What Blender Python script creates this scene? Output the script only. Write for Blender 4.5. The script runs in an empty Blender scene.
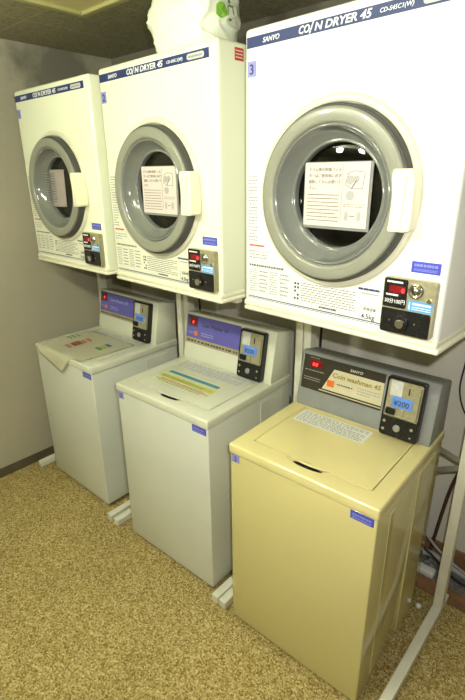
import bpy, bmesh, math, random
from mathutils import Vector, Matrix
random.seed(7)
C = bpy.context.scene.collection

# ------------------------------------------------------------------ camera
CAM = Vector((.9742, -1.0686, 1.7531)); YAW = .7311; PITCH = -.3636; ROLL = -.0112
fwd = Vector((-math.sin(YAW)*math.cos(PITCH), math.cos(YAW)*math.cos(PITCH), math.sin(PITCH)))
r0 = Vector((math.cos(YAW), math.sin(YAW), 0)); u0 = r0.cross(fwd)
right = math.cos(ROLL)*r0 + math.sin(ROLL)*u0; up = -math.sin(ROLL)*r0 + math.cos(ROLL)*u0
cd = bpy.data.cameras.new('camera'); cam = bpy.data.objects.new('camera', cd); C.objects.link(cam)
cd.sensor_fit = 'VERTICAL'; cd.sensor_height = 36; cd.lens = 469.14*36/700; cd.clip_start = .02
M = Matrix((right, up, -fwd)).transposed().to_4x4(); M.translation = CAM
cam.matrix_world = M
bpy.context.scene.camera = cam

# ------------------------------------------------------------------ world, lights, exposure
w = bpy.data.worlds.new('world'); bpy.context.scene.world = w; w.use_nodes = True
w.node_tree.nodes['Background'].inputs[0].default_value = (1, .95, .75, 1)
w.node_tree.nodes['Background'].inputs[1].default_value = .05
def area(name, loc, direction, sx, sy, power, col):
    l = bpy.data.lights.new(name, 'AREA'); l.shape = 'RECTANGLE'; l.size = sx; l.size_y = sy
    l.energy = power; l.color = col
    o = bpy.data.objects.new(name, l); C.objects.link(o); o.location = loc
    o.rotation_euler = Vector(direction).to_track_quat('-Z', 'Y').to_euler()
    return o
# the camera's flash (beside the lens) and the ceiling lamp in the middle of the room
area('camera_flash', CAM + right*.06 + up*.07 + fwd*.02, fwd, .035, .02, 11, (1, .98, .90))
for xx in (-.65, -.2, .25):
    l = bpy.data.lights.new('room_tube_light', 'POINT'); l.energy = 19; l.color = (.97, 1, .76); l.shadow_soft_size = .06
    o = bpy.data.objects.new('room_tube_light', l); C.objects.link(o); o.location = (xx, -1.15, 2.25)
vs = bpy.context.scene.view_settings
vs.view_transform = 'Standard'; vs.look = 'None'; vs.gamma = 1; vs.use_curve_mapping = False; vs.exposure = .6

# ------------------------------------------------------------------ materials
def mat(name, col, rough=.5, metal=0, noise=0, nscale=8, bump=0, bscale=60, spec=.5, emit=None, es=0, trans=0, coat=0, alpha=1, ior=1.45):
    m = bpy.data.materials.new(name); m.use_nodes = True; nt = m.node_tree; b = nt.nodes['Principled BSDF']
    b.inputs['Base Color'].default_value = (*col, 1); b.inputs['Roughness'].default_value = rough
    b.inputs['Metallic'].default_value = metal; b.inputs['Specular IOR Level'].default_value = spec
    b.inputs['Transmission Weight'].default_value = trans; b.inputs['Coat Weight'].default_value = coat
    b.inputs['Alpha'].default_value = alpha; b.inputs['IOR'].default_value = ior
    if emit:
        b.inputs['Emission Color'].default_value = (*emit, 1); b.inputs['Emission Strength'].default_value = es
    tc = nt.nodes.new('ShaderNodeTexCoord')
    if noise:
        n = nt.nodes.new('ShaderNodeTexNoise'); n.inputs['Scale'].default_value = nscale; n.inputs['Detail'].default_value = 6
        nt.links.new(tc.outputs['Object'], n.inputs['Vector'])
        r = nt.nodes.new('ShaderNodeValToRGB'); r.color_ramp.elements[0].position = .3; r.color_ramp.elements[1].position = .7
        r.color_ramp.elements[0].color = (*[c*(1-noise) for c in col], 1); r.color_ramp.elements[1].color = (*[min(1, c*(1+noise)) for c in col], 1)
        nt.links.new(n.outputs['Fac'], r.inputs['Fac']); nt.links.new(r.outputs['Color'], b.inputs['Base Color'])
    if bump:
        n2 = nt.nodes.new('ShaderNodeTexNoise'); n2.inputs['Scale'].default_value = bscale; n2.inputs['Detail'].default_value = 4
        nt.links.new(tc.outputs['Object'], n2.inputs['Vector'])
        bu = nt.nodes.new('ShaderNodeBump'); bu.inputs['Strength'].default_value = bump; bu.inputs['Distance'].default_value = .01
        nt.links.new(n2.outputs['Fac'], bu.inputs['Height']); nt.links.new(bu.outputs['Normal'], b.inputs['Normal'])
    return m

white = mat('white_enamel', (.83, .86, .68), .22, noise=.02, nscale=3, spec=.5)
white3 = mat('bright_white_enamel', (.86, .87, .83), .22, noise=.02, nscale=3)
lipm = mat('cream_plastic', (.80, .79, .62), .35, noise=.03, nscale=5)
washm = mat('washer_grey_white', (.63, .65, .58), .28, noise=.03, nscale=3)
washtop = mat('washer_top_plastic', (.65, .66, .54), .22, noise=.03, nscale=6)
yel = mat('yellowed_cream_enamel', (.60, .54, .25), .12, noise=.03, nscale=3, coat=.3)
yeltop = mat('yellowed_cream_plastic', (.70, .62, .30), .2, noise=.03, nscale=4)
yelside = yel
greycon = mat('grey_plastic', (.23, .24, .235), .45, noise=.05, nscale=20)
ringm = mat('grey_door_plastic', (.25, .255, .205), .33, noise=.03, nscale=6, coat=.15)
bowlm = mat('clear_smoky_door_plastic', (.165, .175, .16), .12, noise=.08, nscale=4, coat=1)
seam = mat('dark_rubber_seam', (.06, .06, .055), .5, noise=.1, nscale=30)
blackp = mat('black_plastic', (.012, .012, .012), .25, noise=.1, nscale=30)
drumm = mat('perforated_dark_steel', (.02, .02, .02), .3, metal=.6, noise=.2, nscale=20)
holem = mat('bright_drum_dimple', (.5, .5, .5), .15, metal=1, noise=.1, nscale=20)
navy = mat('navy_band', (.02, .035, .14), .5, noise=.03, nscale=20)
handm = mat('handle_cream_plastic', (.85, .83, .62), .3, noise=.02, nscale=6)
paperm = mat('pinkish_paper', (.66, .58, .54), .7, noise=.03, nscale=14)
whitep = mat('white_print_film', (.78, .79, .76), .4, noise=.02, nscale=20)
ink = mat('dark_ink', (.05, .05, .07), .6, noise=.05, nscale=50)
greyink = mat('grey_ink', (.27, .27, .28), .6, noise=.05, nscale=50)
redink = mat('red_ink', (.55, .04, .05), .6, noise=.05, nscale=50)
whiteink = mat('white_ink', (.85, .86, .86), .5, noise=.02, nscale=50)
paleink = mat('pale_blue_ink', (.24, .27, .68), .5, noise=.02, nscale=50)
bluest = mat('blue_sticker', (.065, .075, .48), .4, noise=.04, nscale=40)
lavst = mat('lavender_sticker', (.27, .27, .60), .5, noise=.04, nscale=40)
redst = mat('red_sticker', (.55, .06, .03), .5, noise=.04, nscale=40)
brass = mat('brushed_brass_steel', (.40, .37, .24), .3, metal=.35, noise=.12, nscale=90)
chrome = mat('chrome', (.75, .75, .72), .12, metal=1, noise=.04, nscale=30)
steel = mat('grey_galvanised_steel', (.42, .43, .42), .35, metal=.7, noise=.1, nscale=30)
lcd = mat('blue_lcd', (.09, .2, .5), .2, emit=(.12, .30, .85), es=.2, noise=.03, nscale=30)
redled = mat('red_led_window', (.22, .008, .012), .2, noise=.1, nscale=30)
redlit = mat('red_led_digit', (.8, .03, .03), .3, emit=(1, .05, .05), es=1.3, noise=.02, nscale=30)
skyst = mat('sky_blue_sticker', (.08, .33, .72), .4, noise=.05, nscale=40)
purple = mat('violet_panel', (.12, .11, .42), .35, noise=.05, nscale=30)
purple2 = mat('pale_violet_ink', (.34, .33, .62), .4, noise=.02, nscale=30)
goldp = mat('gold_strip', (.36, .31, .15), .4, noise=.06, nscale=40)
beigep = mat('beige_panel', (.56, .52, .36), .4, noise=.04, nscale=40)
goldink = mat('gold_ink', (.27, .19, .03), .4, noise=.03, nscale=40)
brownp = mat('dark_brown_panel', (.035, .03, .02), .35, noise=.06, nscale=40)
orange = mat('orange_button', (.70, .17, .03), .4, noise=.04, nscale=30)
framew = mat('white_painted_steel', (.70, .69, .58), .35, noise=.05, nscale=15)
teal = mat('teal_strip', (.07, .27, .35), .45, noise=.06, nscale=30)
lime = mat('lime_strip', (.50, .52, .10), .45, noise=.06, nscale=30)
palestk = mat('pale_label_film', (.62, .62, .42), .4, noise=.03, nscale=30)
greenink = mat('green_ink', (.12, .30, .08), .5, noise=.05, nscale=30)
clearlab = mat('silver_grey_label', (.55, .56, .54), .4, noise=.10, nscale=60)
cable = mat('black_cable', (.02, .02, .02), .45, noise=.1, nscale=40)
hosem = mat('grey_hose', (.38, .39, .40), .5, noise=.1, nscale=30)
footm = mat('dark_base', (.03, .03, .028), .6, noise=.1, nscale=30)

def wallmat(name, c1, c2, stain=False, dark_top=False):
    m = bpy.data.materials.new(name); m.use_nodes = True; nt = m.node_tree; b = nt.nodes['Principled BSDF']
    tc = nt.nodes.new('ShaderNodeTexCoord')
    n = nt.nodes.new('ShaderNodeTexNoise'); n.inputs['Scale'].default_value = 1.6; n.inputs['Detail'].default_value = 8
    nt.links.new(tc.outputs['Object'], n.inputs['Vector'])
    r = nt.nodes.new('ShaderNodeValToRGB'); r.color_ramp.elements[0].position = .3; r.color_ramp.elements[1].position = .7
    r.color_ramp.elements[0].color = (*c1, 1); r.color_ramp.elements[1].color = (*c2, 1)
    nt.links.new(n.outputs['Fac'], r.inputs['Fac'])
    out = r.outputs['Color']
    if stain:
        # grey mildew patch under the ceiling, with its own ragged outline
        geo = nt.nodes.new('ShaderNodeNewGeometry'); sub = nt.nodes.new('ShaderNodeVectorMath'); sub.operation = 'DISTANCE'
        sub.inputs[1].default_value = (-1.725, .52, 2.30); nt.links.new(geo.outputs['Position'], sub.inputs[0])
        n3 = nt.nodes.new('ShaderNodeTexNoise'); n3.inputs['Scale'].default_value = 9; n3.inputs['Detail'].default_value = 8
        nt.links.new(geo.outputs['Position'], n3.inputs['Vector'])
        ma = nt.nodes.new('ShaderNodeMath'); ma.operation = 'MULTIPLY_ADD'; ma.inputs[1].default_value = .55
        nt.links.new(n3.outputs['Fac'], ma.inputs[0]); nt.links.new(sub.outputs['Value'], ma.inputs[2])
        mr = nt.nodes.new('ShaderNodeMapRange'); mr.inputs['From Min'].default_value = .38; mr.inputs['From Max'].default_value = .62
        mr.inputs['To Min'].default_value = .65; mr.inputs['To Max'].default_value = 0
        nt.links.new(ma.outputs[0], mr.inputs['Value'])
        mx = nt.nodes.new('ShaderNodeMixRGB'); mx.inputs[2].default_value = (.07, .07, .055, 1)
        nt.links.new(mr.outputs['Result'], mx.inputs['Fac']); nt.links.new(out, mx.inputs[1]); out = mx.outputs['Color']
    if dark_top:
        # grey-brown band, darker towards the top of the wall, ragged lower edge
        geo = nt.nodes.new('ShaderNodeNewGeometry'); sp = nt.nodes.new('ShaderNodeSeparateXYZ'); nt.links.new(geo.outputs['Position'], sp.inputs[0])
        n3 = nt.nodes.new('ShaderNodeTexNoise'); n3.inputs['Scale'].default_value = 6; n3.inputs['Detail'].default_value = 8
        nt.links.new(geo.outputs['Position'], n3.inputs['Vector'])
        ma = nt.nodes.new('ShaderNodeMath'); ma.operation = 'MULTIPLY_ADD'; ma.inputs[1].default_value = .5
        nt.links.new(n3.outputs['Fac'], ma.inputs[0]); nt.links.new(sp.outputs['Z'], ma.inputs[2])
        mr = nt.nodes.new('ShaderNodeMapRange'); mr.inputs['From Min'].default_value = 2.15; mr.inputs['From Max'].default_value = 2.45
        mr.inputs['To Min'].default_value = 0; mr.inputs['To Max'].default_value = .88
        nt.links.new(ma.outputs[0], mr.inputs['Value'])
        mx = nt.nodes.new('ShaderNodeMixRGB'); mx.inputs[2].default_value = (.13, .12, .08, 1)
        nt.links.new(mr.outputs['Result'], mx.inputs['Fac']); nt.links.new(out, mx.inputs[1]); out = mx.outputs['Color']
    nt.links.new(out, b.inputs['Base Color']); b.inputs['Roughness'].default_value = .75
    n2 = nt.nodes.new('ShaderNodeTexNoise'); n2.inputs['Scale'].default_value = 160; n2.inputs['Detail'].default_value = 3
    nt.links.new(tc.outputs['Object'], n2.inputs['Vector'])
    bu = nt.nodes.new('ShaderNodeBump'); bu.inputs['Strength'].default_value = .25; bu.inputs['Distance'].default_value = .004
    nt.links.new(n2.outputs['Fac'], bu.inputs['Height']); nt.links.new(bu.outputs['Normal'], b.inputs['Normal'])
    return m
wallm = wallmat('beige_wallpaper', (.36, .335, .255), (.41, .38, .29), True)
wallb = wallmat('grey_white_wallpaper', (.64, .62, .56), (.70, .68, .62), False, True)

def carpetmat():
    m = bpy.data.materials.new('gravel_fleck_carpet'); m.use_nodes = True; nt = m.node_tree; b = nt.nodes['Principled BSDF']
    tc = nt.nodes.new('ShaderNodeTexCoord')
    v = nt.nodes.new('ShaderNodeTexVoronoi'); v.inputs['Scale'].default_value = 195
    nw = nt.nodes.new('ShaderNodeTexNoise'); nw.inputs['Scale'].default_value = 70; nw.inputs['Detail'].default_value = 3
    nt.links.new(tc.outputs['Object'], nw.inputs['Vector'])
    mxv = nt.nodes.new('ShaderNodeMixRGB'); mxv.blend_type = 'ADD'; mxv.inputs[0].default_value = .012
    nt.links.new(tc.outputs['Object'], mxv.inputs[1]); nt.links.new(nw.outputs['Color'], mxv.inputs[2])
    nt.links.new(mxv.outputs['Color'], v.inputs['Vector'])
    sep = nt.nodes.new('ShaderNodeSeparateColor'); nt.links.new(v.outputs['Color'], sep.inputs['Color'])
    r = nt.nodes.new('ShaderNodeValToRGB'); r.color_ramp.interpolation = 'LINEAR'
    e = r.color_ramp.elements; e[0].position = 0; e[0].color = (.18, .12, .03, 1); e[1].position = 1; e[1].color = (.66, .56, .31, 1)
    for p, c in ((.22, (.285, .20, .06)), (.45, (.385, .29, .105)), (.75, (.47, .375, .16))):
        x = e.new(p); x.color = (*c, 1)
    nt.links.new(sep.outputs['Red'], r.inputs['Fac'])
    n = nt.nodes.new('ShaderNodeTexNoise'); n.inputs['Scale'].default_value = 2.2; n.inputs['Detail'].default_value = 5
    nt.links.new(tc.outputs['Object'], n.inputs['Vector'])
    r2 = nt.nodes.new('ShaderNodeValToRGB'); r2.color_ramp.elements[0].position = .35; r2.color_ramp.elements[1].position = .65
    r2.color_ramp.elements[0].color = (.84, .84, .80, 1); r2.color_ramp.elements[1].color = (1, 1, 1, 1)
    nt.links.new(n.outputs['Fac'], r2.inputs['Fac'])
    mx = nt.nodes.new('ShaderNodeMixRGB'); mx.blend_type = 'MULTIPLY'; mx.inputs[0].default_value = 1
    nt.links.new(r.outputs['Color'], mx.inputs[1]); nt.links.new(r2.outputs['Color'], mx.inputs[2])
    nt.links.new(mx.outputs['Color'], b.inputs['Base Color']); b.inputs['Roughness'].default_value = .9
    b.inputs['Specular IOR Level'].default_value = .2
    bu = nt.nodes.new('ShaderNodeBump'); bu.inputs['Strength'].default_value = .5; bu.inputs['Distance'].default_value = .004
    nt.links.new(v.outputs['Distance'], bu.inputs['Height']); bu.invert = True; nt.links.new(bu.outputs['Normal'], b.inputs['Normal'])
    return m
carpet = carpetmat()

def ceilmat():
    m = bpy.data.materials.new('ceiling_board'); m.use_nodes = True; nt = m.node_tree; b = nt.nodes['Principled BSDF']
    geo = nt.nodes.new('ShaderNodeNewGeometry'); mp = nt.nodes.new('ShaderNodeMapping')
    mp.inputs['Location'].default_value = (1.342, -.163, 0); nt.links.new(geo.outputs['Position'], mp.inputs['Vector'])
    br = nt.nodes.new('ShaderNodeTexBrick'); br.offset = 0; br.inputs['Scale'].default_value = 1
    br.inputs['Brick Width'].default_value = .455; br.inputs['Row Height'].default_value = .91; br.inputs['Mortar Size'].default_value = .0035
    br.inputs['Color1'].default_value = (.40, .37, .25, 1); br.inputs['Color2'].default_value = (.37, .34, .225, 1); br.inputs['Mortar'].default_value = (.52, .50, .36, 1)
    nt.links.new(mp.outputs['Vector'], br.inputs['Vector'])
    n = nt.nodes.new('ShaderNodeTexNoise'); n.inputs['Scale'].default_value = 60; n.inputs['Detail'].default_value = 8
    nt.links.new(geo.outputs['Position'], n.inputs['Vector'])
    r2 = nt.nodes.new('ShaderNodeValToRGB'); r2.color_ramp.elements[0].position = .35; r2.color_ramp.elements[1].position = .6
    r2.color_ramp.elements[0].color = (.72, .72, .72, 1); r2.color_ramp.elements[1].color = (1, 1, 1, 1)
    nt.links.new(n.outputs['Fac'], r2.inputs['Fac'])
    mx = nt.nodes.new('ShaderNodeMixRGB'); mx.blend_type = 'MULTIPLY'; mx.inputs[0].default_value = 1
    nt.links.new(br.outputs['Color'], mx.inputs[1]); nt.links.new(r2.outputs['Color'], mx.inputs[2])
    nt.links.new(mx.outputs['Color'], b.inputs['Base Color']); b.inputs['Roughness'].default_value = .85
    return m
ceilm = ceilmat()
woodm = mat('brown_wood', (.24, .13, .06), .6, noise=.35, nscale=14, bump=.3, bscale=40)
basem = mat('dark_vinyl_baseboard', (.10, .08, .055), .5, noise=.1, nscale=12)
dustm = mat('dusty_concrete', (.20, .195, .18), .95, noise=.4, nscale=45, bump=.8, bscale=70)
dustfl = mat('grey_lint', (.28, .28, .26), 1, noise=.4, nscale=60, bump=1, bscale=90)

# ------------------------------------------------------------------ mesh helpers
def obj(name, bm, m, parent=None, smooth=False, loc=None, rz=0):
    me = bpy.data.meshes.new(name); bmesh.ops.recalc_face_normals(bm, faces=bm.faces); bm.to_mesh(me); bm.free()
    if isinstance(m, (list, tuple)):
        for q in m: me.materials.append(q)
    else: me.materials.append(m)
    if smooth:
        for p in me.polygons: p.use_smooth = True
    o = bpy.data.objects.new(name, me); C.objects.link(o)
    if parent: o.parent = parent
    if loc is not None: o.location = loc
    o.rotation_euler.z = rz
    return o
def smooth_auto(o, ang=.6):
    me = o.data
    for p in me.polygons: p.use_smooth = True
    bm = bmesh.new(); bm.from_mesh(me)
    for e in bm.edges:
        e.smooth = not (len(e.link_faces) == 2 and e.calc_face_angle(0) > ang)
    bm.to_mesh(me); bm.free(); return o
def box(bm, x0, x1, y0, y1, z0, z1, bev=0, seg=2, mi=0, M=None):
    t = bmesh.new(); bmesh.ops.create_cube(t, size=1)
    bmesh.ops.scale(t, vec=(x1-x0, y1-y0, z1-z0), verts=t.verts); bmesh.ops.translate(t, vec=((x0+x1)/2, (y0+y1)/2, (z0+z1)/2), verts=t.verts)
    if bev: bmesh.ops.bevel(t, geom=t.edges[:], offset=bev, segments=seg, profile=.5, affect='EDGES')
    merge(bm, t, mi, M)
def merge(bm, t, mi=0, M=None):
    if M is not None: bmesh.ops.transform(t, matrix=M, verts=t.verts)
    for f in t.faces: f.material_index = mi
    me = bpy.data.meshes.new('tmp'); t.to_mesh(me); t.free(); bm.from_mesh(me); bpy.data.meshes.remove(me)
def cyl(bm, p, axis, r, h, n=24, r2=None, mi=0, M=None, bev=0):
    t = bmesh.new(); bmesh.ops.create_cone(t, cap_ends=True, segments=n, radius1=r, radius2=r if r2 is None else r2, depth=h)
    if bev: bmesh.ops.bevel(t, geom=[e for e in t.edges if e.calc_face_angle(0) > 1], offset=bev, segments=2, profile=.5, affect='EDGES')
    q = Vector(axis).to_track_quat('Z', 'Y').to_matrix().to_4x4(); q.translation = Vector(p)
    bmesh.ops.transform(t, matrix=q, verts=t.verts); merge(bm, t, mi, M)
def lathe(bm, prof, cx, cz, n=96, mi=0, y0=0, a0=0, a1=2*math.pi, squash=1):
    """prof: (radius, y) pairs turned about the y axis through (cx, cz)"""
    full = abs(a1-a0-2*math.pi) < 1e-6; rows = []
    for i in range(n if full else n+1):
        a = a0 + (a1-a0)*i/n
        rows.append([bm.verts.new((cx+r*math.cos(a), y0+y, cz+r*math.sin(a))) for r, y in prof])
    for i in range(n):
        A = rows[i]; B = rows[(i+1) % len(rows)]
        for j in range(len(prof)-1):
            if prof[j][0] < 1e-6 and prof[j+1][0] < 1e-6: continue
            f = bm.faces.new((A[j], A[j+1], B[j+1], B[j])); f.material_index = mi
    bmesh.ops.remove_doubles(bm, verts=bm.verts, dist=1e-6)
def prism(bm, pts, w0, w1, mi=0, M=None, bev=0):
    t = bmesh.new()
    a = [t.verts.new((x, y, w0)) for x, y in pts]; b = [t.verts.new((x, y, w1)) for x, y in pts]; n = len(pts)
    t.faces.new(a[::-1]); t.faces.new(b)
    for i in range(n): t.faces.new((a[i], a[(i+1) % n], b[(i+1) % n], b[i]))
    if bev: bmesh.ops.bevel(t, geom=t.edges[:], offset=bev, segments=2, profile=.5, affect='EDGES')
    merge(bm, t, mi, M)
def rrect(u0, u1, v0, v1, r, n=5):
    P = []
    for cx, cy, s in ((u1-r, v1-r, 0), (u0+r, v1-r, 1), (u0+r, v0+r, 2), (u1-r, v0+r, 3)):
        for i in range(n+1):
            a = math.pi/2*(s+i/n); P.append((cx+r*math.cos(a), cy+r*math.sin(a)))
    return P
def tube(bm, pts, r, n=8, mi=0, samples=None):
    pts = [Vector(p) for p in pts]
    if samples and len(pts) > 2:
        out = []; P = [pts[0]] + pts + [pts[-1]]
        for i in range(1, len(P)-2):
            for k in range(samples):
                t = k/samples; a, b, c, d = P[i-1:i+3]
                out.append(.5*((2*b)+(c-a)*t+(2*a-5*b+4*c-d)*t*t+(3*b-3*c+d-a)*t**3))
        out.append(pts[-1]); pts = out
    rings = []; prev = None
    for i, p in enumerate(pts):
        d = (pts[min(i+1, len(pts)-1)] - pts[max(i-1, 0)]).normalized()
        ref = prev if prev else (Vector((0, 0, 1)) if abs(d.z) < .9 else Vector((1, 0, 0)))
        x = (ref - d*ref.dot(d)).normalized(); y = d.cross(x); prev = x
        rings.append([bm.verts.new(p + (x*math.cos(2*math.pi*k/n) + y*math.sin(2*math.pi*k/n))*r) for k in range(n)])
    for i in range(len(rings)-1):
        for k in range(n):
            f = bm.faces.new((rings[i][k], rings[i][(k+1) % n], rings[i+1][(k+1) % n], rings[i+1][k])); f.material_index = mi
    bm.faces.new(rings[0][::-1]).material_index = mi; bm.faces.new(rings[-1]).material_index = mi
def frame_m(o, uu, vv):
    """plane frame: u, v along the surface, w outwards"""
    uu = Vector(uu).normalized(); vv = Vector(vv).normalized(); ww = uu.cross(vv)
    m = Matrix((uu, vv, ww)).transposed().to_4x4(); m.translation = Vector(o); return m
FRONT = lambda y=0: frame_m((0, y, 0), (1, 0, 0), (0, 0, 1))          # w = -y
TOP = lambda z: frame_m((0, 0, z), (1, 0, 0), (0, 1, 0))
SIDE = lambda x: frame_m((x, 0, 0), (0, 1, 0), (0, 0, 1))              # u = y, v = z, w = +x
def slab(name, M, u0, u1, v0, v1, h, m, parent, w=0, r=0, bev=0):
    bm = bmesh.new()
    prism(bm, rrect(u0, u1, v0, v1, r) if r else [(u0, v0), (u1, v0), (u1, v1), (u0, v1)], w-.0015, w+h, M=M, bev=bev)
    return obj(name, bm, m, parent)
def dashes(bm, u0, u1, v0, v1, rows, fill=.5, wl=(.003, .009), gap=.0022, w=0, M=None, mi=0, jag=.15):
    """rows of tiny print marks, raised .3 mm"""
    dv = (v1-v0)/rows
    for k in range(rows):
        v = v1 - dv*(k+.5); u = u0; end = u1 - (random.random()*jag*(u1-u0) if k % 3 == 2 else 0)
        while u < end:
            l = random.uniform(*wl); l = min(l, end-u)
            if l > .0005: flat(bm, [(u, v-dv*fill/2), (u+l, v-dv*fill/2), (u+l, v+dv*fill/2), (u, v+dv*fill/2)], w, M, mi)
            u += l + gap*random.uniform(.6, 1.6)
def flat(bm, pts, w, M, mi=0):
    """small printed shape: .3 mm thick prism standing on w"""
    a = [bm.verts.new(M @ Vector((x, y, w+.0003))) for x, y in pts]; b = [bm.verts.new(M @ Vector((x, y, w-.0004))) for x, y in pts]
    bm.faces.new(a).material_index = mi; n = len(a)
    for i in range(n): bm.faces.new((b[i], b[(i+1) % n], a[(i+1) % n], a[i])).material_index = mi
def disc(bm, u, v, r, w, M, mi=0, n=20, ru=None):
    flat(bm, [(u+(ru or r)*math.cos(2*math.pi*i/n), v+r*math.sin(2*math.pi*i/n)) for i in range(n)], w, M, mi)
def text(name, s, M, u, v, size, m, parent, w=0, shear=0, bold=0, sx=1, align='LEFT', depth=.0004, fit=None):
    cu = bpy.data.curves.new('t', 'FONT'); cu.body = s; cu.size = size; cu.shear = shear; cu.offset = bold; cu.extrude = depth
    cu.align_x = align; cu.resolution_u = 3
    o = bpy.data.objects.new('t', cu); C.objects.link(o); bpy.context.view_layer.update()
    dg = bpy.context.evaluated_depsgraph_get(); me = bpy.data.meshes.new_from_object(o.evaluated_get(dg))
    bpy.data.objects.remove(o); bpy.data.curves.remove(cu)
    if fit: sx = fit/max(1e-4, max(q.co.x for q in me.vertices)-min(q.co.x for q in me.vertices))
    me.transform(Matrix.Diagonal((sx, 1, 1, 1))); me.transform(M @ Matrix.Translation((u, v, w)))
    me.materials.clear(); me.materials.append(m); me.name = name
    q = bpy.data.objects.new(name, me); C.objects.link(q); q.parent = parent; return q
def thing(name, label, cat, loc=(0, 0, 0), rz=0, group=None):
    o = bpy.data.objects.new(name, None); C.objects.link(o); o.location = loc; o.rotation_euler.z = rz; o.empty_display_size = .05
    o['label'] = label; o['category'] = cat
    if group: o['group'] = group
    return o
def tag(o, label, cat, group=None):
    o['label'] = label; o['category'] = cat
    if group: o['group'] = group
    return o
def struct(name, bm, m):
    o = obj(name, bm, m); o['kind'] = 'structure'; return o
def boolean(o, cutters):
    """cut meshes away and bake the result"""
    cs = []
    for bmc in cutters:
        bmesh.ops.recalc_face_normals(bmc, faces=bmc.faces)
        me = bpy.data.meshes.new('c'); bmc.to_mesh(me); bmc.free(); c = bpy.data.objects.new('c', me); C.objects.link(c); c.parent = o.parent; cs.append(c)
        md = o.modifiers.new('b', 'BOOLEAN'); md.object = c; md.operation = 'DIFFERENCE'; md.solver = 'EXACT'
    bpy.context.view_layer.update(); dg = bpy.context.evaluated_depsgraph_get()
    me = bpy.data.meshes.new_from_object(o.evaluated_get(dg)); o.modifiers.clear(); old = o.data; o.data = me; me.name = old.name
    for c in cs: bpy.data.objects.remove(c)
    return o

# ------------------------------------------------------------------ the room
XL, XR, YB, YF, ZC = -1.725, 2.9, .88, -2.6, 2.39
bm = bmesh.new(); box(bm, XL-.1, XR+.1, YF-.1, .66, -.1, 0); struct('floor', bm, carpet)
bm = bmesh.new(); box(bm, XL-.1, XR+.1, .66, YB+.1, -.1, -.003); struct('trim_1', bm, dustm)
bm = bmesh.new(); box(bm, XL+.001, XR-.001, .66, .735, -.003, .012, .003); struct('trim_2', bm, woodm)
bm = bmesh.new(); box(bm, XL-.1, XR+.1, YF-.1, YB+.1, ZC, ZC+.1); struct('ceiling', bm, ceilm)
bm = bmesh.new(); box(bm, XL-.1, XL, YF, YB, 0, ZC); struct('wall_left', bm, wallm)
bm = bmesh.new(); box(bm, XL-.1, XR+.1, YB, YB+.1, 0, ZC); struct('wall_back', bm, wallb)
bm = bmesh.new(); box(bm, XR, XR+.1, YF, YB, 0, ZC); struct('wall_right', bm, wallm)
bm = bmesh.new(); box(bm, XL-.1, XR+.1, YF-.1, YF, 0, ZC); struct('wall_front', bm, wallm)
bm = bmesh.new(); box(bm, XL, XL+.008, YF, YB, 0, .06, .002); struct('baseboard_left', bm, basem)
bm = bmesh.new(); box(bm, XL+.01, XR, YB-.012, YB, -.003, .11, .003); struct('baseboard_back', bm, woodm)

# ceiling lamp cover in the top left corner
t = thing('ceiling_light', 'olive yellow framed ceiling light cover above the leftmost dryer', 'ceiling light', (-1.04, -.62, ZC))
bm = bmesh.new()
for a in ((0, .62, 0, .035), (0, .62, .855, .89), (0, .035, .035, .855), (.585, .62, .035, .855)): box(bm, a[0], a[1], a[2], a[3], -.03, -.001, .006)
obj('light_frame', bm, mat('olive_cream_frame', (.42, .39, .17), .45, noise=.04), t)
bm = bmesh.new(); box(bm, .03, .59, .03, .86, -.018, -.001, .004)
obj('diffuser', bm, mat('yellow_diffuser', (.55, .50, .20), .4, noise=.05, emit=(1, .9, .4), es=.04), t)
t = thing('ceiling_light', 'long ceiling lamp in the middle of the room, beyond the picture edge', 'ceiling light', (-.2, -1.15, ZC))
bm = bmesh.new(); box(bm, -.62, .62, -.15, .15, -.05, -.001, .01); obj('lamp_housing', bm, framew, t)

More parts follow.
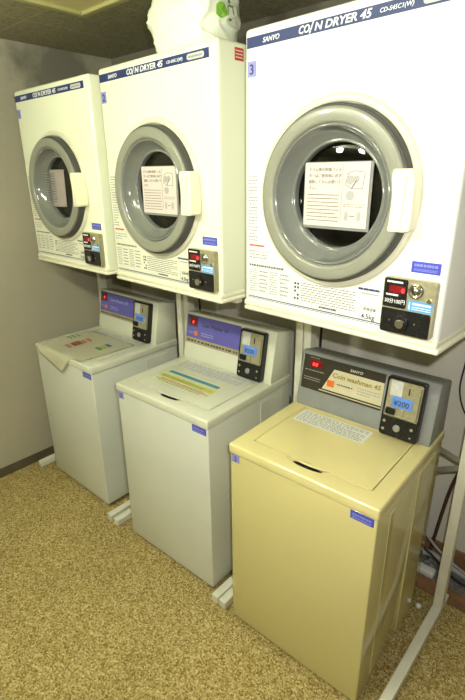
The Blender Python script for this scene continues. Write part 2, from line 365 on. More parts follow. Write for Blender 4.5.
# ------------------------------------------------------------------ coin dryers
DW, DH, DD = .656, .794, .54
CX, CZ = .322, .357
surm = mat('door_surround_plastic', (.68, .67, .52), .3, noise=.02, nscale=6)
printg = mat('notice_ink', (.10, .09, .09), .6, noise=.1)
def poster_print(M, u0, v0, u1, v1, parent):
    bm = bmesh.new(); W = u1-u0; H = v1-v0
    flat(bm, [(u0+.605*W, v0+.1*H), (u0+.608*W, v0+.1*H), (u0+.608*W, v1-.05*H), (u0+.605*W, v1-.05*H)], 0, M)
    dashes(bm, u0+.05*W, u0+.57*W, v0+.06*H, v0+.53*H, 8, .2, (.004, .012), .0012, 0, M)
    # drum, filter and arrow drawings
    x, z = u0+.80*W, v0+.74*H
    P = [(x-.03, z-.012), (x-.012, z-.022), (x+.022, z-.022), (x+.026, z+.018), (x-.004, z+.022), (x-.022, z+.016)]
    for i in range(len(P)):
        a = Vector(P[i]); b = Vector(P[(i+1) % len(P)]); d = (b-a).normalized(); n_ = Vector((-d.y, d.x))*.0006
        flat(bm, [tuple(a-n_), tuple(b-n_), tuple(b+n_), tuple(a+n_)], 0, M)
    disc(bm, x-.016, z-.001, .012, 0, M, 1); disc(bm, x+.002, z+.002, .009, .0002, M, 1)
    flat(bm, [(x-.012, z-.022), (x-.009, z-.022), (x+.004, z-.003), (x+.002, z-.001)], .0003, M)
    disc(bm, x-.014, v0+.50*H, .0125, 0, M, 1)
    disc(bm, x-.022, v0+.18*H, .013, 0, M, 1, ru=.006); disc(bm, x+.016, v0+.18*H, .013, 0, M, 1, ru=.006)
    flat(bm, [(x-.012, v0+.178*H), (x+.004, v0+.178*H), (x+.004, v0+.19*H), (x-.012, v0+.19*H)], 0, M)
    dashes(bm, u0+.64*W, u0+.96*W, v0+.31*H, v0+.38*H, 2, .22, w=0, M=M)
    obj('notice_print', bm, [printg, mat('pencil_grey', (.40, .39, .38), .6, noise=.1)], parent)
    rows = ['ドラム奥の乾燥フィル', 'ターはご使用毎に必ず', '掃除してからお使い下', 'さい。']
    for k, s in enumerate(rows):
        text('notice_text', s, M, u0+.06*W, v1-(.13+.095*k)*H, .0108, printg, parent, sx=.98)

def coin_dryer(D, label, num, number_label, lit):
    (x, y, z), r = D
    t = thing('coin_dryer', label, 'dryer', (x, y, z), r, 'wall row of coin dryers')
    wm = lit
    bm = bmesh.new(); box(bm, 0, DW, 0, DD, 0, DH, .013, 4); cab = obj('cabinet', bm, wm, t)
    c = bmesh.new(); cyl(c, (CX, .10, CZ), (0, 1, 0), .205, .28, 96)
    boolean(cab, [c]); smooth_auto(cab, .5)
    # rounded lip below the front
    bm = bmesh.new(); box(bm, -.001, DW+.001, -.004, DD-.02, -.006, .013, .006, 3); obj('bottom_trim', bm, lipm, t, True)
    M = FRONT(0)
    b = slab('header_band', M, .010, DW-.035 if num != 3 else DW-.02, DH-.050, DH-.023, .0008, navy, t)
    text('maker_text', 'SANYO', M, .069, DH-.0425, .0170, whiteink, b, .0012, .25, .0002, fit=.058)
    text('title_text', 'CO', M, .190, DH-.0445, .0245, whiteink, b, .0012, .2, .0005, fit=.034)
    text('title_text', '/', M, .225, DH-.0470, .033, whiteink, b, .0012, .25, .0008, fit=.015)
    text('title_text', 'N DRYER 45', M, .240, DH-.0445, .0245, whiteink, b, .0012, .2, .0005, fit=.158)
    text('model_text', 'CD-S45C1(W)', M, .418, DH-.0410, .0125, whiteink, b, .0012, .2, .0001, fit=.080)
    bm = bmesh.new(); prism(bm, rrect(.520, .600, DH-.0455, DH-.0285, .008), .0003, .0014, M=M); dashes(bm, .528, .594, DH-.041, DH-.034, 1, .7, (.004, .008), .0015, .0014, M, 1)
    obj('rating_badge', bm, [clearlab, greyink], b)
    # number sticker
    s = slab('number_sticker', M, .012, .046, .672, .712, .0006, lavst, t); s['label'] = number_label
    text('number_text', str(num), M, .0195, .679, .036, navy, s, .0008, bold=.0006)
    # printed instructions: film, side column, table, text block, capacity
    prt = bmesh.new()
    pts = [(.010, .012), (.500, .012), (.500, .155)]
    for i in range(15):
        a = math.radians(-48 - i*(172-48)/14 + 0); pts.append((CX+.252*math.cos(a), CZ+.252*math.sin(a)))
    pts += [(.062, .46), (.010, .46)]
    prism(prt, pts, 0, .0004, mi=0, M=M)
    M = FRONT(0) @ Matrix.Translation((0, -.007, 0))
    dashes(prt, .018, .055, .215, .415, 20, .35, (.003, .010), .0015, .0004, M, 2, .5)
    dashes(prt, .022, .085, .200, .207, 1, .8, (.006, .012), .001, .0006, M, 3)
    dashes(prt, .022, .10, .160, .190, 3, .35, (.003, .012), .004, .0004, M, 2, .4)
    dashes(prt, .022, .165, .136, .144, 1, .8, (.005, .009), .0022, .0004, M, 5)
    for k in range(4):
        u = .022+.043*k
        dashes(prt, u, u+.034, .052, .128, 10 if k % 2 == 0 else 6, .35, (.004, .010), .0015, .0004, M, 2, .4)
    for q in range(5):
        for p in (0, 1):
            if (q+p) % 4 != 3: flat(prt, [(.207+p*.011, .101-q*.0115), (.214+p*.011, .101-q*.0115), (.214+p*.011, .108-q*.0115), (.207+p*.011, .108-q*.0115)], .0004, M, 1)
    dashes(prt, .232, .42, .052, .112, 8, .32, (.003, .010), .0022, .0004, M, 5, .25)
    dashes(prt, .30, .36, .042, .050, 1, .7, (.004, .008), .001, .0004, M, 1)
    dashes(prt, .425, .49, .118, .128, 1, .6, (.010, .018), .001, .0004, M, 4); dashes(prt, .435, .485, .108, .114, 1, .6, (.004, .008), .001, .0004, M, 2)
    for v, hh in ((.034, .0030), (.030, .0014)): flat(prt, [(.018, v), (.50, v), (.50, v+hh), (.018, v+hh)], .0004, M, 4)
    for a, b2, c2, d2 in ((.435, .036, .497, .037), (.435, .075, .497, .076), (.435, .036, .436, .076)): flat(prt, [(a, b2), (c2, b2), (c2, d2), (a, d2)], .0004, M, 2)
    io = obj('instruction_print', prt, [whitep if num == 3 else mat('cream_print_film', (.76, .77, .64), .4, noise=.02), ink, greyink, redink, navy, printg], t)
    M = FRONT(0)
    text('capacity_text', '4.5kg', M, .440, .034, .019, ink, io, .0006, 0, .0003)
    text('capacity_text', '乾燥容量', M, .445, .058, .0095, ink, io, .0006)
    # door: cream surround, seam, grey ring, smoky bowl, window, drum
    bm = bmesh.new(); lathe(bm, [(.2495, .002), (.2495, -.0015), (.2480, -.0015), (.2475, -.0055), (.244, -.0095), (.238, -.011), (.232, -.0105), (.2285, -.008), (.227, -.003), (.226, .012)], CX+.001, CZ-.003, 120)
    sur = obj('door_surround', bm, surm, t, True)
    door = thing_part('door', t)
    bm = bmesh.new(); lathe(bm, [(.2265, .004), (.2260, -.030), (.2225, -.0375), (.2185, -.0385), (.2175, -.03), (.217, .01)], .330, .352, 120); obj('door_seal', bm, seam, door, True)
    bm = bmesh.new(); lathe(bm, [(.210, .022), (.2175, .018), (.2180, -.036), (.2172, -.0425), (.2145, -.0450), (.211, -.0458), (.200, -.0462), (.188, -.0462), (.1835, -.0450), (.1805, -.041), (.1785, -.034)], .330, .352, 120)
    obj('door_ring', bm, ringm, door, True)
    bm = bmesh.new(); lathe(bm, [(.1795, -.036), (.1765, -.0405), (.173, -.0405), (.1705, -.035), (.1665, -.024), (.160, -.013), (.152, -.004), (.145, .002), (.1425, .0045), (.1405, .0015), (.1375, .0015), (.1355, .008), (.1345, .03)], .330, .353, 120)
    obj('door_bowl', bm, bowlm, door, True)
    bm = bmesh.new(); lathe(bm, [(.1352, .0205), (.12, .017), (.08, .014), (.04, .0125), (0, .012)], .330, .354, 96)
    lathe(bm, [(.1352, .0235), (.12, .020), (.08, .017), (.04, .0155), (0, .015)], .330, .354, 96)
    obj('window_glass', bm, mat('door_glass', (.55, .57, .57), .03, trans=1, noise=.02, ior=1.45), door, True)
    bm = bmesh.new(); lathe(bm, [(.204, .075), (.203, .238), (.12, .236), (0, .236)], CX, CZ, 64)
    lathe(bm, [(.204, .075), (.16, .070), (.138, .068), (.139, .064), (.205, .066)], CX, CZ, 64)
    for k in range(44):
        a = 2*math.pi*k/44
        for yy in (.10, .13, .16, .19): cyl(bm, (CX+.2025*math.cos(a+yy*2), yy, CZ+.2025*math.sin(a+yy*2)), (math.cos(a+yy*2), 0, math.sin(a+yy*2)), .0022, .003, 8, mi=1)
    for rr in (.045, .08, .115, .15):
        for k in range(int(rr*190)):
            a = 2*math.pi*k/int(rr*190); cyl(bm, (CX+rr*math.cos(a), .2352, CZ+rr*math.sin(a)), (0, 1, 0), .0022, .002, 8, mi=1)
    obj('drum', bm, [drumm, holem], t)
    # notice inside the window
    if num == '1':
        # curled sheet
        bm = bmesh.new(); n = 14; V = []
        for i in range(n+1):
            s_ = i/n; xx = .198+.160*s_; yy = .012 - .016*math.sin(s_*math.pi) + (.012*(1-s_)**2)
            V.append([bm.verts.new((xx+.014*(q_)*(1-s_*.3)-.010, yy, .268+.168*q_)) for q_ in (0, .33, .66, 1)])
        for i in range(n):
            for j in range(3): bm.faces.new((V[i][j], V[i+1][j], V[i+1][j+1], V[i][j+1]))
        bmesh.ops.solidify(bm, geom=bm.faces[:], thickness=.0008)
        pn = obj('notice_sheet', bm, paperm, door, True); pn['label'] = 'curled pinkish notice sheet behind the door window'
        bm = bmesh.new(); dashes(bm, .205, .30, .285, .425, 12, .3, (.004, .012), .0012, 0, FRONT(-.0065)); obj('notice_print', bm, greyink, pn)
    else:
        pn = slab('notice_sheet', FRONT(.008), .226, .426, .273, .439, .0008, paperm, door)
        poster_print(FRONT(.0070), .226, .273, .426, .439, pn)
        slab('clear_sleeve', FRONT(.0105), .222, .433, .265, .441, .0006, mat('clear_sleeve_film', (.25, .25, .24), .15, noise=.03), door)
    # handle: waisted block with a grip groove
    pts = [(min(a+.005, .571), b2) for a, b2 in [(.508, .281), (.512, .2785), (.552, .2785), (.567, .284), (.572, .31), (.575, .35), (.570, .39), (.560, .417), (.552, .4215), (.514, .4215), (.509, .419), (.510, .40), (.5145, .37), (.5155, .345), (.5135, .31)]]
    bm = bmesh.new(); prism(bm, pts, .008, .0515, M=M, bev=.004)
    h = obj('handle', bm, handm, door); 
    c = bmesh.new(); box(c, .548, .560, -.07, -.045, .295, .405, .004); boolean(h, [c]); smooth_auto(h, .7)
    # blue sticker, coin box
    s = slab('blue_sticker', M, .566, .639, .179, .207, .0006, bluest, t)
    bm = bmesh.new(); dashes(bm, .573, .632, .194, .202, 1, .8, (.004, .008), .0015, .0007, M); dashes(bm, .573, .632, .183, .190, 2, .5, (.003, .006), .0012, .0007, M); obj('sticker_print', bm, paleink, s)
    cb = thing_part('coin_box', t)
    MP = M; M = FRONT(0) @ Matrix.Translation((.508, .164, 0)) @ Matrix.Diagonal((.93, .955, 1, 1)) @ Matrix.Translation((-.508, -.164, 0))
    bm = bmesh.new(); prism(bm, rrect(.508, .653, .012, .164, .007), 0, .020, M=M, bev=.0025); obj('coin_box_body', bm, brass, cb)
    u0, v0 = .508, .012
    slab('display_window', M, u0+.003, u0+.069, v0+.072, v0+.150, .0022, blackp, cb, .020, .005)
    slab('red_display', M, u0+.018, u0+.064, v0+.112, v0+.131, .0012, redled, cb, .0222, .002)
    text('display_digits', '0', M, u0+.053, v0+.1145, .017, redlit, cb, .0238, .1, .0005)
    for ua, ub, va, vb_ in ((.010, .055, .138, .144), (.010, .045, .103, .109)):
        bm = bmesh.new(); dashes(bm, u0+ua, u0+ub, v0+va, v0+vb_, 1, .8, (.004, .006), .001, .0224, M); obj('display_marks', bm, whiteink, cb)
    text('price_text', '30分100円', M, u0+.007, v0+.084, .0145, whiteink, cb, .0226, 0, 0, fit=.058)
    slab('lower_panel', M, u0+.002, u0+.140, v0+.002, v0+.068, .0025, blackp, cb, .020, .005)
    bm = bmesh.new(); cyl(bm, (u0+.062, v0+.034, .026), (0, 0, 1), .021, .008, 32, M=M, bev=.002); obj('lock_collar', bm, blackp, cb)
    bm = bmesh.new(); cyl(bm, (u0+.062, v0+.032, .032), (0, 0, 1), .0125, .006, 28, M=M, bev=.0015); box(bm, u0+.0605, u0+.0635, v0+.026, v0+.039, .034, .0358, M=M); obj('lock', bm, chrome, cb)
    for du in (.028, .100):
        bm = bmesh.new(); cyl(bm, (u0+du, v0+.036, .0235), (0, 0, 1), .0028, .002, 14, M=M); obj('screw', bm, chrome, cb)
    bm = bmesh.new(); lathe(bm, [(0, -.0225), (.010, -.0225), (.0145, -.027), (.0185, -.027), (.020, -.020)], u0+.093-.0065, v0+.124+.0013, 40); cyl(bm, (u0+.093, v0+.124, .0235), (0, 0, 1), .011, .003, 28, M=M); obj('coin_return_knob', bm, chrome, cb, True)
    bm = bmesh.new(); cyl(bm, (u0+.131, v0+.103, .0215), (0, 0, 1), .0065, .003, 24, M=M); obj('coin_slot_cap', bm, chrome, cb)
    s = slab('sky_blue_sticker', M, u0+.074, u0+.141, v0+.070, v0+.098, .0008, skyst, cb, .020)
    bm = bmesh.new(); flat(bm, [(u0+.077, v0+.074), (u0+.081, v0+.074), (u0+.080, v0+.094), (u0+.078, v0+.094)], .0209, M)
    dashes(bm, u0+.086, u0+.137, v0+.086, v0+.094, 1, .7, (.004, .008), .001, .0209, M); dashes(bm, u0+.086, u0+.137, v0+.073, v0+.084, 2, .35, (.004, .008), .001, .0209, M); obj('sticker_print', bm, whiteink, s)
    return t
def thing_part(name, parent):
    o = bpy.data.objects.new(name, None); C.objects.link(o); o.parent = parent; o.empty_display_size = .03; return o

ZD = 1.334
D3 = ((-.0359, .1237, ZD), -.041); D2 = ((-.7906, .1361, ZD), -.0328); D1 = ((-1.536, .1514, ZD), -.0043)
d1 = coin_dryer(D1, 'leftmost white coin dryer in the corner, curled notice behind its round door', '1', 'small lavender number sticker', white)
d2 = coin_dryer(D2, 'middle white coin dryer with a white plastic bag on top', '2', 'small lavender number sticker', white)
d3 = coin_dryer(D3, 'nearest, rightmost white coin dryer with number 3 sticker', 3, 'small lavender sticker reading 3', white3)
s = slab('red_sticker', SIDE(DW), .076, .117, .742, .777, .0006, redst, d2)
bm = bmesh.new(); dashes(bm, .080, .113, .746, .773, 3, .3, (.004, .008), .0015, .0007, SIDE(DW)); obj('sticker_print', bm, whiteink, s)

# ------------------------------------------------------------------ dryer stands
def stand(D, xl, xr, label, yrot=0):
    (x, y, z), r = D
    t = thing('dryer_stand', label, 'stand', (x, 0, 0), 0, 'white steel dryer stands')
    xl -= x; xr -= x
    # top tray follows the dryer
    c, s_ = math.cos(r), math.sin(r)
    bm = bmesh.new(); box(bm, .004, DW+.008, -.009, DD-.02, -.021, -.0065, .006, 3)
    o = obj('top_tray', bm, lipm, t, True); o.location = (0, y, z); o.rotation_euler.z = r
    for ya in (.10, .40):
        bm = bmesh.new(); box(bm, .02, DW-.02, ya, ya+.03, -.045, -.0215, .003); o = obj('tray_rail', bm, framew, t); o.location = (0, y, z); o.rotation_euler.z = r
    zt = z-.0215
    for xx in (xl, xr-.036):
        bm = bmesh.new(); box(bm, xx, xx+.036, .0, .670, .006, .042, .003)
        obj('foot', bm, [framew, framew], t)
        for yy in (.02, .63):
            bm = bmesh.new(); cyl(bm, (xx+.018, yy, .003), (0, 0, 1), .012, .006, 16); obj('rubber_foot', bm, blackp, t)
        bm = bmesh.new(); box(bm, xx, xx+.036, .572, .618, .0425, zt, .003); obj('post', bm, framew, t)
    gap = .0065
    def bar(name, a, b_, h=.018, th=.003):
        bm = bmesh.new(); a = Vector(a); b_ = Vector(b_); d = (b_-a).normalized(); n_ = Vector((0, 1, 0)); v = d.cross(n_)
        q = [a-v*h/2, a+v*h/2, b_+v*h/2, b_-v*h/2]; A = [bm.verts.new(p) for p in q]; B = [bm.verts.new(p+n_*th) for p in q]
        bm.faces.new(A[::-1]); bm.faces.new(B)
        for i in range(4): bm.faces.new((A[i], A[(i+1) % 4], B[(i+1) % 4], B[i]))
        obj(name, bm, steel, t)
    bar('brace', (xl+.018, .613+gap, .90), (xr-.018, .613+gap, .715), .022); bar('brace', (xl+.018, .618+gap, .30), (xr-.018, .618+gap, .705), .022)
    return t
stand(D1, -1.660, -.868, 'white steel stand under the leftmost dryer, foot against the left wall')
stand(D2, -.846, -.0865, 'white steel stand carrying the middle dryer with the bag')
stand(D3, -.0805, .652, 'white steel stand of the nearest dryer, long floor foot at right')

# ------------------------------------------------------------------ washing machines
WW, WD = .558, .568
def coin_washer(Wp, H, label, body, topm, kind):
    (x, y, z), r = Wp
    t = thing('coin_washing_machine', label, 'washing machine', (x, y, 0), r, 'coin washing machines on the floor')
    b0 = .02 if kind == 3 else .03
    bm = bmesh.new(); box(bm, 0, WW, 0, WD, b0, H-.040, .006, 3); smooth_auto(obj('cabinet', bm, body, t), .5)
    bm = bmesh.new(); box(bm, .03, WW-.03, .03, WD-.03, .004, b0+.004)
    for px in (.05, WW-.05):
        for py in (.05, WD-.05): cyl(bm, (px, py, .004), (0, 0, 1), .018, .008, 16)
    obj('base', bm, footm, t)
    # side embossing
    bm = bmesh.new(); box(bm, WW-.004, WW+.0035, .335, .50, b0+.02, H-.06, .003); kind == 3 and box(bm, WW-.004, WW+.002, .10, .13, b0+.04, H-.08, .0015); obj('side_panel', bm, body, t)
    # top frame with recess
    bm = bmesh.new(); box(bm, -.004, WW+.004, -.006, WD+.002, H-.039, H, .008, 3); tf = obj('top_frame', bm, topm, t)
    c = bmesh.new(); prism(c, rrect(.056, .508, .062, .407, .008), H-.012, H+.02)
    c2 = bmesh.new(); bmesh.ops.create_uvsphere(c2, u_segments=32, v_segments=16, radius=1); bmesh.ops.scale(c2, vec=(.075, .022, .014), verts=c2.verts); bmesh.ops.translate(c2, vec=(.28, .058, H), verts=c2.verts)
    boolean(tf, [c, c2]); smooth_auto(tf, .5)
    lid = thing_part('lid', t)
    bm = bmesh.new(); prism(bm, rrect(.0595, .5045, .0655, .4035, .007), H-.0115, H+.0015, bev=.002)
    lo = obj('lid_panel', bm, topm, lid)
    c2 = bmesh.new(); bmesh.ops.create_uvsphere(c2, u_segments=32, v_segments=16, radius=1); bmesh.ops.scale(c2, vec=(.072, .012, .010), verts=c2.verts); bmesh.ops.translate(c2, vec=(.28, .064, H-.008), verts=c2.verts)
    boolean(lo, [c2]); smooth_auto(lo, .4)
    # finger lip
    bm = bmesh.new()
    n = 24; A = []
    for i in range(n+1):
        u = -1+2*i/n; xx = .28+.072*u; k = max(0, 1-u*u)**.7
        A.append([bm.verts.new((xx, .066, H+.0012)), bm.verts.new((xx, .066-.013*k, H+.0040*k)), bm.verts.new((xx, .066-.015*k, H+.0012*k-.0005)), bm.verts.new((xx, .067, H-.002))])
    for i in range(n):
        for j in range(3): bm.faces.new((A[i][j], A[i+1][j], A[i+1][j+1], A[i][j+1]))
    obj('finger_lip', bm, topm, lid, True)
    bm = bmesh.new(); bmesh.ops.create_uvsphere(bm, u_segments=24, v_segments=8, radius=1); bmesh.ops.scale(bm, vec=(.058, .010, .0035), verts=bm.verts); bmesh.ops.translate(bm, vec=(.287, .056, H-.0085), verts=bm.verts); obj('finger_slot', bm, blackp, lid, True)
    T = TOP(H+.0015)
    # console
    con = thing_part('console', t); cm = greycon if kind == 3 else topm
    yb, yt, hc = .412, .450, .225 if kind == 3 else .232
    bm = bmesh.new(); P = [(yb, H-.002), (yb+.002, H+.02), (yt, H+hc), (yt+.012, H+hc+.002), (WD-.002, H+hc-.022), (WD, H+hc-.035), (WD, H-.002)]
    prism(bm, P, .012, WW-.002, M=Matrix(((0, 0, 1, 0), (1, 0, 0, 0), (0, 1, 0, 0), (0, 0, 0, 1))), bev=.004)
    smooth_auto(obj('console_body', bm, cm, con), .5)
    F = frame_m((0, yb+.002-.02*(yt-yb)/hc, H), (1, 0, 0), (0, (yt-yb-.002), hc-.02))
    if kind == 3:
        p = slab('control_panel', F, .022, .365, .075, .215, .001, brownp, con)
        bm = bmesh.new(); flat(bm, [(.118, .093), (.364, .093), (.364, .181), (.160, .181)], .0012, F, 0); flat(bm, [(.104, .083), (.364, .083), (.364, .087), (.106, .087)], .0012, F, 0)
        dashes(bm, .265, .355, .108, .140, 3, .3, (.004, .01), .002, .0015, F, 2, .4); dashes(bm, .18, .245, .122, .130, 1, .6, (.005, .01), .002, .0015, F, 1)
        dashes(bm, .032, .105, .110, .128, 2, .35, (.004, .01), .002, .0012, F, 2); dashes(bm, .032, .12, .15, .158, 1, .4, (.008, .018), .003, .0012, F, 2); dashes(bm, .05, .09, .204, .209, 1, .6, (.004, .01), .002, .0012, F, 2)
        obj('panel_print', bm, [beigep, ink, greyink], p)
        text('title_text', 'Coin washman 45', F, .155, .150, .0255, goldink, p, .0016, .15, .0006, fit=.197)
        text('maker_text', 'SANYO', F, .225, .190, .014, clearlab, p, .0013, .15, .0002, 1.1)
        bm = bmesh.new(); flat(bm, [(.052, .170), (.105, .170), (.105, .198), (.052, .198)], .0015, F); obj('red_display', bm, redled, p)
        text('display_digits', '8:8', F, .062, .174, .020, redlit, p, .0022, .1, .0004)
        slab('start_button', F, .138, .168, .108, .135, .003, orange, p, .001, .003)
    else:
        p = slab('control_panel', F, .018 if kind == 2 else .022, .365, .085, .226, .001, purple, con)
        bm = bmesh.new(); flat(bm, [(.020, .087), (.364, .087), (.364, .112), (.020, .112)], .0012, F, 0); flat(bm, [(.026, .168), (.092, .168), (.092, .222), (.026, .222)], .0012, F, 1)
        dashes(bm, .03, .355, .092, .104, 1, .7, (.01, .02), .006, .0015, F, 1); dashes(bm, .12, .20, .128, .150, 2, .4, (.004, .01), .002, .0014, F, 2); dashes(bm, .03, .07, .13, .145, 2, .3, (.004, .01), .002, .0014, F, 2)
        obj('panel_print', bm, [goldp, ink, purple2], p)
        text('title_text', 'Coin Washer 50' if kind == 2 else 'Coin Washer 50', F, .120, .178, .025, purple2 if kind == 1 else ink, p, .0014, .15, .0003)
        bm = bmesh.new(); flat(bm, [(.042, .178), (.086, .178), (.086, .212), (.042, .212)], .0016, F); obj('red_display', bm, redled, p)
        text('display_digits', '8' if kind == 2 else '0', F, .056, .184, .022, redlit, p, .0022, .1, .0004)
        bm = bmesh.new(); cyl(bm, (.085, .138, .002), (0, 0, 1), .013, .003, 24, M=F, bev=.001); obj('start_button', bm, orange, p)
    # coin unit
    cu = thing_part('coin_unit', con)
    vb, vt = .004, .222 if kind == 3 else .226
    bm = bmesh.new(); prism(bm, rrect(.381, .517, vb, vt, .008), 0, .026, M=F, bev=.003); obj('coin_unit_frame', bm, blackp, cu)
    bm = bmesh.new(); prism(bm, rrect(.389, .509, vb+.075, vt-.010, .008), .0255, .028, M=F, bev=.001); obj('coin_plate', bm, brass, cu)
    slab('silver_plate', F, .398, .440, vb+.152, vt-.012, .0015, clearlab, cu, .028)
    l = slab('lcd_display', F, .410, .482, vb+.112, vb+.150, .0035, lcd, cu, .028, .003)
    text('lcd_text', '¥200', F, .418, vb+.119, .028, ink, l, .0318, 0, .0004, .95)
    bm = bmesh.new(); box(bm, .462, .466, vb+.165, vb+.190, .0275, .0295, M=F); obj('coin_slot', bm, blackp, cu)
    bm = bmesh.new(); prism(bm, rrect(.396, .428, vb+.083, vb+.106, .003), .0275, .037, M=F, bev=.002); obj('reject_button', bm, blackp, cu)
    bm = bmesh.new(); box(bm, .447, .456, vb+.083, vb+.108, .0275, .033, .001, M=F); obj('lever', bm, brass, cu)
    bm = bmesh.new(); box(bm, .389, .392, vb+.078, vb+.10, .028, .034, M=F); box(bm, .389, .509, vb+.074, vb+.078, .027, .031, M=F); box(bm, .502, .507, vb+.078, vt-.02, .028, .031, M=F); obj('plate_rim', bm, chrome, cu)
    bm = bmesh.new(); cyl(bm, (.443, vb+.036, .029), (0, 0, 1), .0125, .007, 28, M=F, bev=.0015); obj('lock', bm, steel, cu)
    for (a, b_) in ((.395, .052), (.395, .022), (.494, .046), (.494, .016)):
        bm = bmesh.new(); cyl(bm, (a, vb+b_, .027), (0, 0, 1), .0055 if b_ != .016 else .0035, .003, 18, M=F, bev=.0008); obj('screw', bm, chrome, cu)
    # front stickers
    FF = FRONT(0)
    s = slab('blue_sticker', FF, .473, .548, H-.072, H-.043, .0008, bluest, t, .0)
    bm = bmesh.new(); dashes(bm, .480, .541, H-.059, H-.050, 1, .7, (.004, .008), .0015, .0009, FF); dashes(bm, .480, .541, H-.069, H-.062, 1, .6, (.004, .008), .0015, .0009, FF); obj('sticker_print', bm, paleink, s)
    if kind != 1:
        s = slab('number_sticker', FF, .006, .042, H-.072, H-.040, .0008, lavst, t, .0); text('number_text', str(kind), FF, .016, H-.069, .030, bluest, s, .001, 0, .0008)
    # lid labels
    if kind == 3:
        s = slab('washing_notes_label', T, .076, .366, .283, .380, .0004, mat('pale_notes_film', (.72, .73, .66), .4, noise=.05), lid)
        bm = bmesh.new(); dashes(bm, .084, .355, .290, .374, 8, .35, (.006, .02), .004, .0005, T, 0, .3); obj('label_print', bm, greyink, s)
    if kind == 2:
        s = slab('colour_band_label', T, .078, .425, .128, .262, .0004, palestk, lid)
        bm = bmesh.new(); flat(bm, [(.095, .228), (.405, .228), (.405, .250), (.095, .250)], .0005, T, 0); flat(bm, [(.085, .176), (.415, .176), (.415, .205), (.085, .205)], .0005, T, 1)
        flat(bm, [(.095, .150), (.415, .150), (.415, .156), (.095, .156)], .0005, T, 3)
        dashes(bm, .10, .36, .180, .198, 2, .4, (.006, .014), .004, .0009, T, 2); dashes(bm, .12, .38, .158, .168, 1, .6, (.006, .012), .004, .0005, T, 4); dashes(bm, .12, .38, .135, .145, 1, .6, (.006, .012), .004, .0005, T, 2)
        obj('label_print', bm, [teal, lime, greenink, goldp, redink], s)
        s = slab('grey_notes_label', T, .10, .47, .30, .385, .0004, clearlab, lid); bm = bmesh.new(); dashes(bm, .11, .46, .305, .38, 6, .3, (.006, .02), .004, .0005, T, 0, .3); obj('label_print', bm, greyink, s)
    if kind == 1:
        s = slab('grey_notes_label', T, .10, .47, .30, .385, .0004, clearlab, lid); bm = bmesh.new(); dashes(bm, .11, .46, .335, .38, 4, .3, (.006, .02), .004, .0005, T, 0, .3); obj('label_print', bm, greyink, s)
    return t
W3 = ((0, 0, 0), .0246); W2 = ((-.7023, .0163, 0), .0297); W1 = ((-1.526, .0493, 0), .004)
coin_washer(W1, .857, 'leftmost grey-white coin washing machine, its lid covered by a paper sheet', washm, washtop, 1)
coin_washer(W2, .87, 'middle grey-white coin washing machine with teal and lime bands on lid', washm, washtop, 2)
coin_washer(W3, .85, 'yellowed cream coin washing machine with grey console, nearest at right', yel, yeltop, 3)

# ------------------------------------------------------------------ paper sheet on the first washer
t = thing('paper_sheet', 'pale printed paper sheet on the leftmost washer lid, corner hanging over front', 'paper', (W1[0][0], W1[0][1], .857), W1[1])
bm = bmesh.new(); nx, ny = 28, 24; V = []
def sheet(u, v):
    # u across, v front to back; the free corner hangs over the front edge
    hang = .085*max(0, 1-abs(u-.60)/.30)**1.0*(1 if u > .60 else 1) if u > .3 else .085*(.55+.45*u/.6) if u > 0 else .04
    if u <= .6: hang = .045+.062*(u/.6)
    else: hang = max(0, .107*(1-(u-.6)/.22))
    L = .33 + hang; s = v*L - hang
    x = .035+.43*u + .012*v
    if s >= -.008: return Vector((x, s, .0045+.0012*math.sin(9*u+4*v)*(1 if s > .02 else .3)))
    return Vector((x, -.0105-.10*(-.008-s), .0040-(-.008-s)))
for i in range(nx+1): V.append([bm.verts.new(sheet(i/nx, j/ny)) for j in range(ny+1)])
for i in range(nx):
    for j in range(ny): bm.faces.new((V[i][j], V[i+1][j], V[i+1][j+1], V[i][j+1]))
bmesh.ops.solidify(bm, geom=bm.faces[:], thickness=-.0006)
obj('sheet', bm, mat('pale_sheet', (.90, .88, .70), .3, noise=.02, nscale=10), t, True)
bm = bmesh.new(); T = TOP(.0066)
dashes(bm, .17, .235, .085, .20, 1, .5, (.010, .02), .004, 0, T, 0)
dashes(bm, .055, .105, .155, .235, 3, .35, (.01, .02), .006, 0, T, 1)
for k, mi in enumerate((1, 3, 2)): flat(bm, [(.345+.0*k, .16+.03*k), (.395, .16+.03*k), (.395, .182+.03*k), (.345, .182+.03*k)], 0, T, mi)
for k in range(5): flat(bm, [(.17+.012*(k % 2), .08+.032*k), (.235, .075+.032*k), (.228, .097+.032*k), (.178, .10+.032*k)], 0, T, 0)
obj('sheet_print', bm, [mat('faded_red_ink', (.55, .22, .14), .6, noise=.2), greenink, mat('faded_blue', (.10, .13, .3), .6, noise=.1), lime], t)

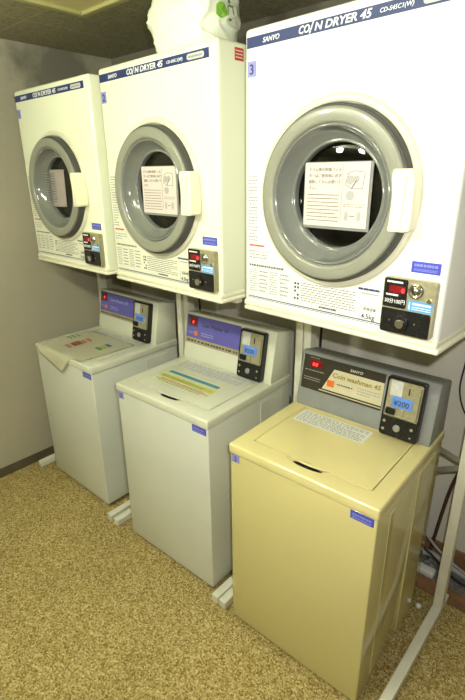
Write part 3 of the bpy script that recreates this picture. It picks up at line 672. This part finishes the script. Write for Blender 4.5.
# ------------------------------------------------------------------ plastic bag on the middle dryer
random.seed(3)
from mathutils import noise as mn
t = thing('plastic_bag', 'white plastic shopping bag with a green logo standing on the middle dryer', 'bag', (-.420, .30, ZD+DH))
def lerp_tab(z, tab):
    for (a, b), (c_, d) in zip(tab, tab[1:]):
        if z <= c_: k = (z-a)/(c_-a); k = k*k*(3-2*k); return b+(d-b)*k
    return tab[-1][1]
bm = bmesh.new(); NU, NV = 120, 60; rows = []
for j in range(NV+1):
    q = j/NV; z_ = .001 + .252*q; row = []
    L = lerp_tab(z_, [(0, .125), (.035, .145), (.13, .178), (.20, .150), (.26, .115)]); Rr = lerp_tab(z_, [(0, .150), (.05, .163), (.15, .168), (.26, .155)])
    Dp = lerp_tab(z_, [(0, .095), (.05, .115), (.14, .118), (.26, .075)])
    for i in range(NU):
        a = 2*math.pi*i/NU; cx_ = math.copysign(abs(math.cos(a))**.72, math.cos(a)); sy_ = math.copysign(abs(math.sin(a))**.8, math.sin(a))
        x_ = cx_*(Rr if cx_ > 0 else L); y_ = sy_*Dp
        f = mn.noise(Vector((x_*7+z_*9, y_*5, z_*5)))*.5 + (.5-abs(mn.noise(Vector((x_*13-z_*11, y_*9, z_*7+4)))))*.35
        r1 = 1-abs(mn.noise(Vector((x_*6+z_*13, y_*6-3, z_*6-x_*9+2))))*2; r2 = 1-abs(mn.noise(Vector((x_*14-z_*6, y_*12, z_*16+x_*8))))*2
        k = 1 + (.06*f + .055*max(0, r1)**7 + .03*max(0, r2)**6 - .02)*min(1, q*5+.3)
        row.append(bm.verts.new((x_*k, y_*k*1.03, z_)))
    rows.append(row)
for j in range(NV):
    for i in range(NU): bm.faces.new((rows[j][i], rows[j][(i+1) % NU], rows[j+1][(i+1) % NU], rows[j+1][i]))
bm.faces.new(rows[0][::-1]); bm.faces.new(rows[-1])
bag = obj('bag_body', bm, mat('thin_white_plastic', (.82, .86, .72), .32, noise=.05, nscale=7, bump=.6, bscale=12), t, True)

# logo on the side that faces the room: project points onto the bag surface
def on_bag(y, z):
    best = None
    for v in bag.data.vertices:
        if v.co.x > 0:
            d = (v.co.y-y)**2+(v.co.z-z)**2
            if best is None or d < best[0]: best = (d, v.co.x)
    return best[1]
def patch(bm, pts, mi):
    cy_ = sum(p[0] for p in pts)/len(pts); cz = sum(p[1] for p in pts)/len(pts)
    c = bm.verts.new((on_bag(cy_, cz)+.003, cy_, cz)); vs_ = [bm.verts.new((on_bag(a, b)+.003, a, b)) for a, b in pts]
    for i in range(len(vs_)): bm.faces.new((c, vs_[i], vs_[(i+1) % len(vs_)])).material_index = mi
bm = bmesh.new()
ly, lz = -.035, .115
patch(bm, [(ly+.021*math.cos(a)*(1+.15*math.cos(3*a)), lz+.022*math.sin(a)) for a in [2*math.pi*i/18 for i in range(18)]], 0)
for (a, b, c_, d) in ((.027, -.024, .031, .014), (.047, -.010, .051, .018), (.027, .014, .051, .019), (.031, -.024, .045, -.019)): patch(bm, [(ly+a, lz+b), (ly+c_, lz+b), (ly+c_, lz+d), (ly+a, lz+d)], 1)
patch(bm, [(ly+.034+.006*math.cos(q), lz+.028+.006*math.sin(q)) for q in [i*math.pi/4 for i in range(8)]], 1)
obj('bag_logo', bm, [mat('leaf_green_ink', (.22, .48, .05), .5, noise=.05), mat('dark_green_ink', (.13, .24, .07), .5, noise=.05)], t)

# ------------------------------------------------------------------ cables, hoses and clutter behind the machines
def cord(name, label, cat, pts, r, m, n=8):
    bm = bmesh.new(); tube(bm, pts, r, n, samples=8); return tag(obj(name, bm, m, smooth=True), label, cat)
cord('power_cable', 'pair of black wires hanging down the back wall right of the grey console', 'cable', [(.50, .872, 1.31), (.495, .872, 1.16), (.505, .872, 1.04), (.50, .872, .90), (.535, .872, .80), (.60, .872, .74), (.62, .872, .45), (.66, .862, .20), (.72, .80, .06)], .0035, cable)
cord('power_cable', 'second black wire hanging just right of the first on the back wall', 'cable', [(.535, .873, 1.31), (.53, .873, 1.16), (.54, .873, 1.03), (.532, .873, .90), (.570, .873, .83), (.64, .873, .78)], .0030, cable)
cord('power_cable', 'thin black cord behind the middle washer console, between two stand posts', 'cable', [(-.125, .80, 1.29), (-.135, .81, 1.05), (-.14, .82, .80), (-.13, .83, .4), (-.10, .83, .03)], .006, cable)
cord('power_cable', 'thin black cord behind the leftmost washer console, beside a stand post', 'cable', [(-.955, .78, 1.29), (-.96, .80, 1.05), (-.965, .82, .80), (-.95, .83, .4), (-.92, .83, .03)], .006, cable)
cord('brown_strip', 'thin dark brown strip running down the back wall beside the long-footed stand post', 'strip', [(.585, .864, .70), (.565, .866, .55), (.534, .866, .40), (.508, .858, .14), (.500, .848, .02)], .008, mat('dark_brown_strip', (.075, .035, .018), .6, noise=.2, nscale=20))  # narrow dark brown strip down the back wall, drawn as a thin tube
cord('drain_hose', 'grey drain hose lying in the dust behind the yellowed washer', 'hose', [(.22, .80, .03), (.40, .80, .035), (.50, .835, .055), (.60, .83, .04), (.70, .835, .02)], .016, hosem, 12)
cord('loose_cable', 'black cable looping over the dust behind the yellowed washer', 'cable', [(.36, .775, .16), (.50, .765, .13), (.58, .765, .085), (.66, .775, .03), (.76, .80, .012)], .0055, cable)
cord('loose_cable', 'grey flat cable leaning in the dust beside the drain hose', 'cable', [(.38, .80, .26), (.48, .795, .19), (.56, .79, .13), (.66, .80, .075), (.74, .84, .03)], .006, hosem)
bm = bmesh.new(); box(bm, .455, .560, .742, .785, -.002, .032, .008, 3); tag(obj('white_cable_box', bm, whitep, smooth=True), 'white rounded plastic box in the dust behind the yellowed washer', 'box')
bm = bmesh.new(); bmesh.ops.create_uvsphere(bm, u_segments=16, v_segments=10, radius=.012); bmesh.ops.translate(bm, vec=(.568, .555, .012), verts=bm.verts); tag(obj('white_foot_cap', bm, whitep, smooth=True), 'small white round cap on the floor behind the yellowed washer', 'cap')
# lint in the gap
random.seed(11); bm = bmesh.new()
for k in range(90):
    x_ = random.uniform(.35, 1.2); y_ = random.uniform(.80, .86); r_ = random.uniform(.006, .018)
    tt = bmesh.new(); bmesh.ops.create_icosphere(tt, subdivisions=2, radius=r_)
    for v in tt.verts: v.co *= 1+mn.noise(v.co*90+Vector((k, 0, 0)))*.7; v.co.z *= .6
    bmesh.ops.translate(tt, vec=(x_, y_, r_*.25), verts=tt.verts); merge(bm, tt)
o = tag(obj('dust_lint', bm, dustfl, smooth=True), 'grey lint and dust in the gap along the back wall', 'dust'); o['kind'] = 'stuff'
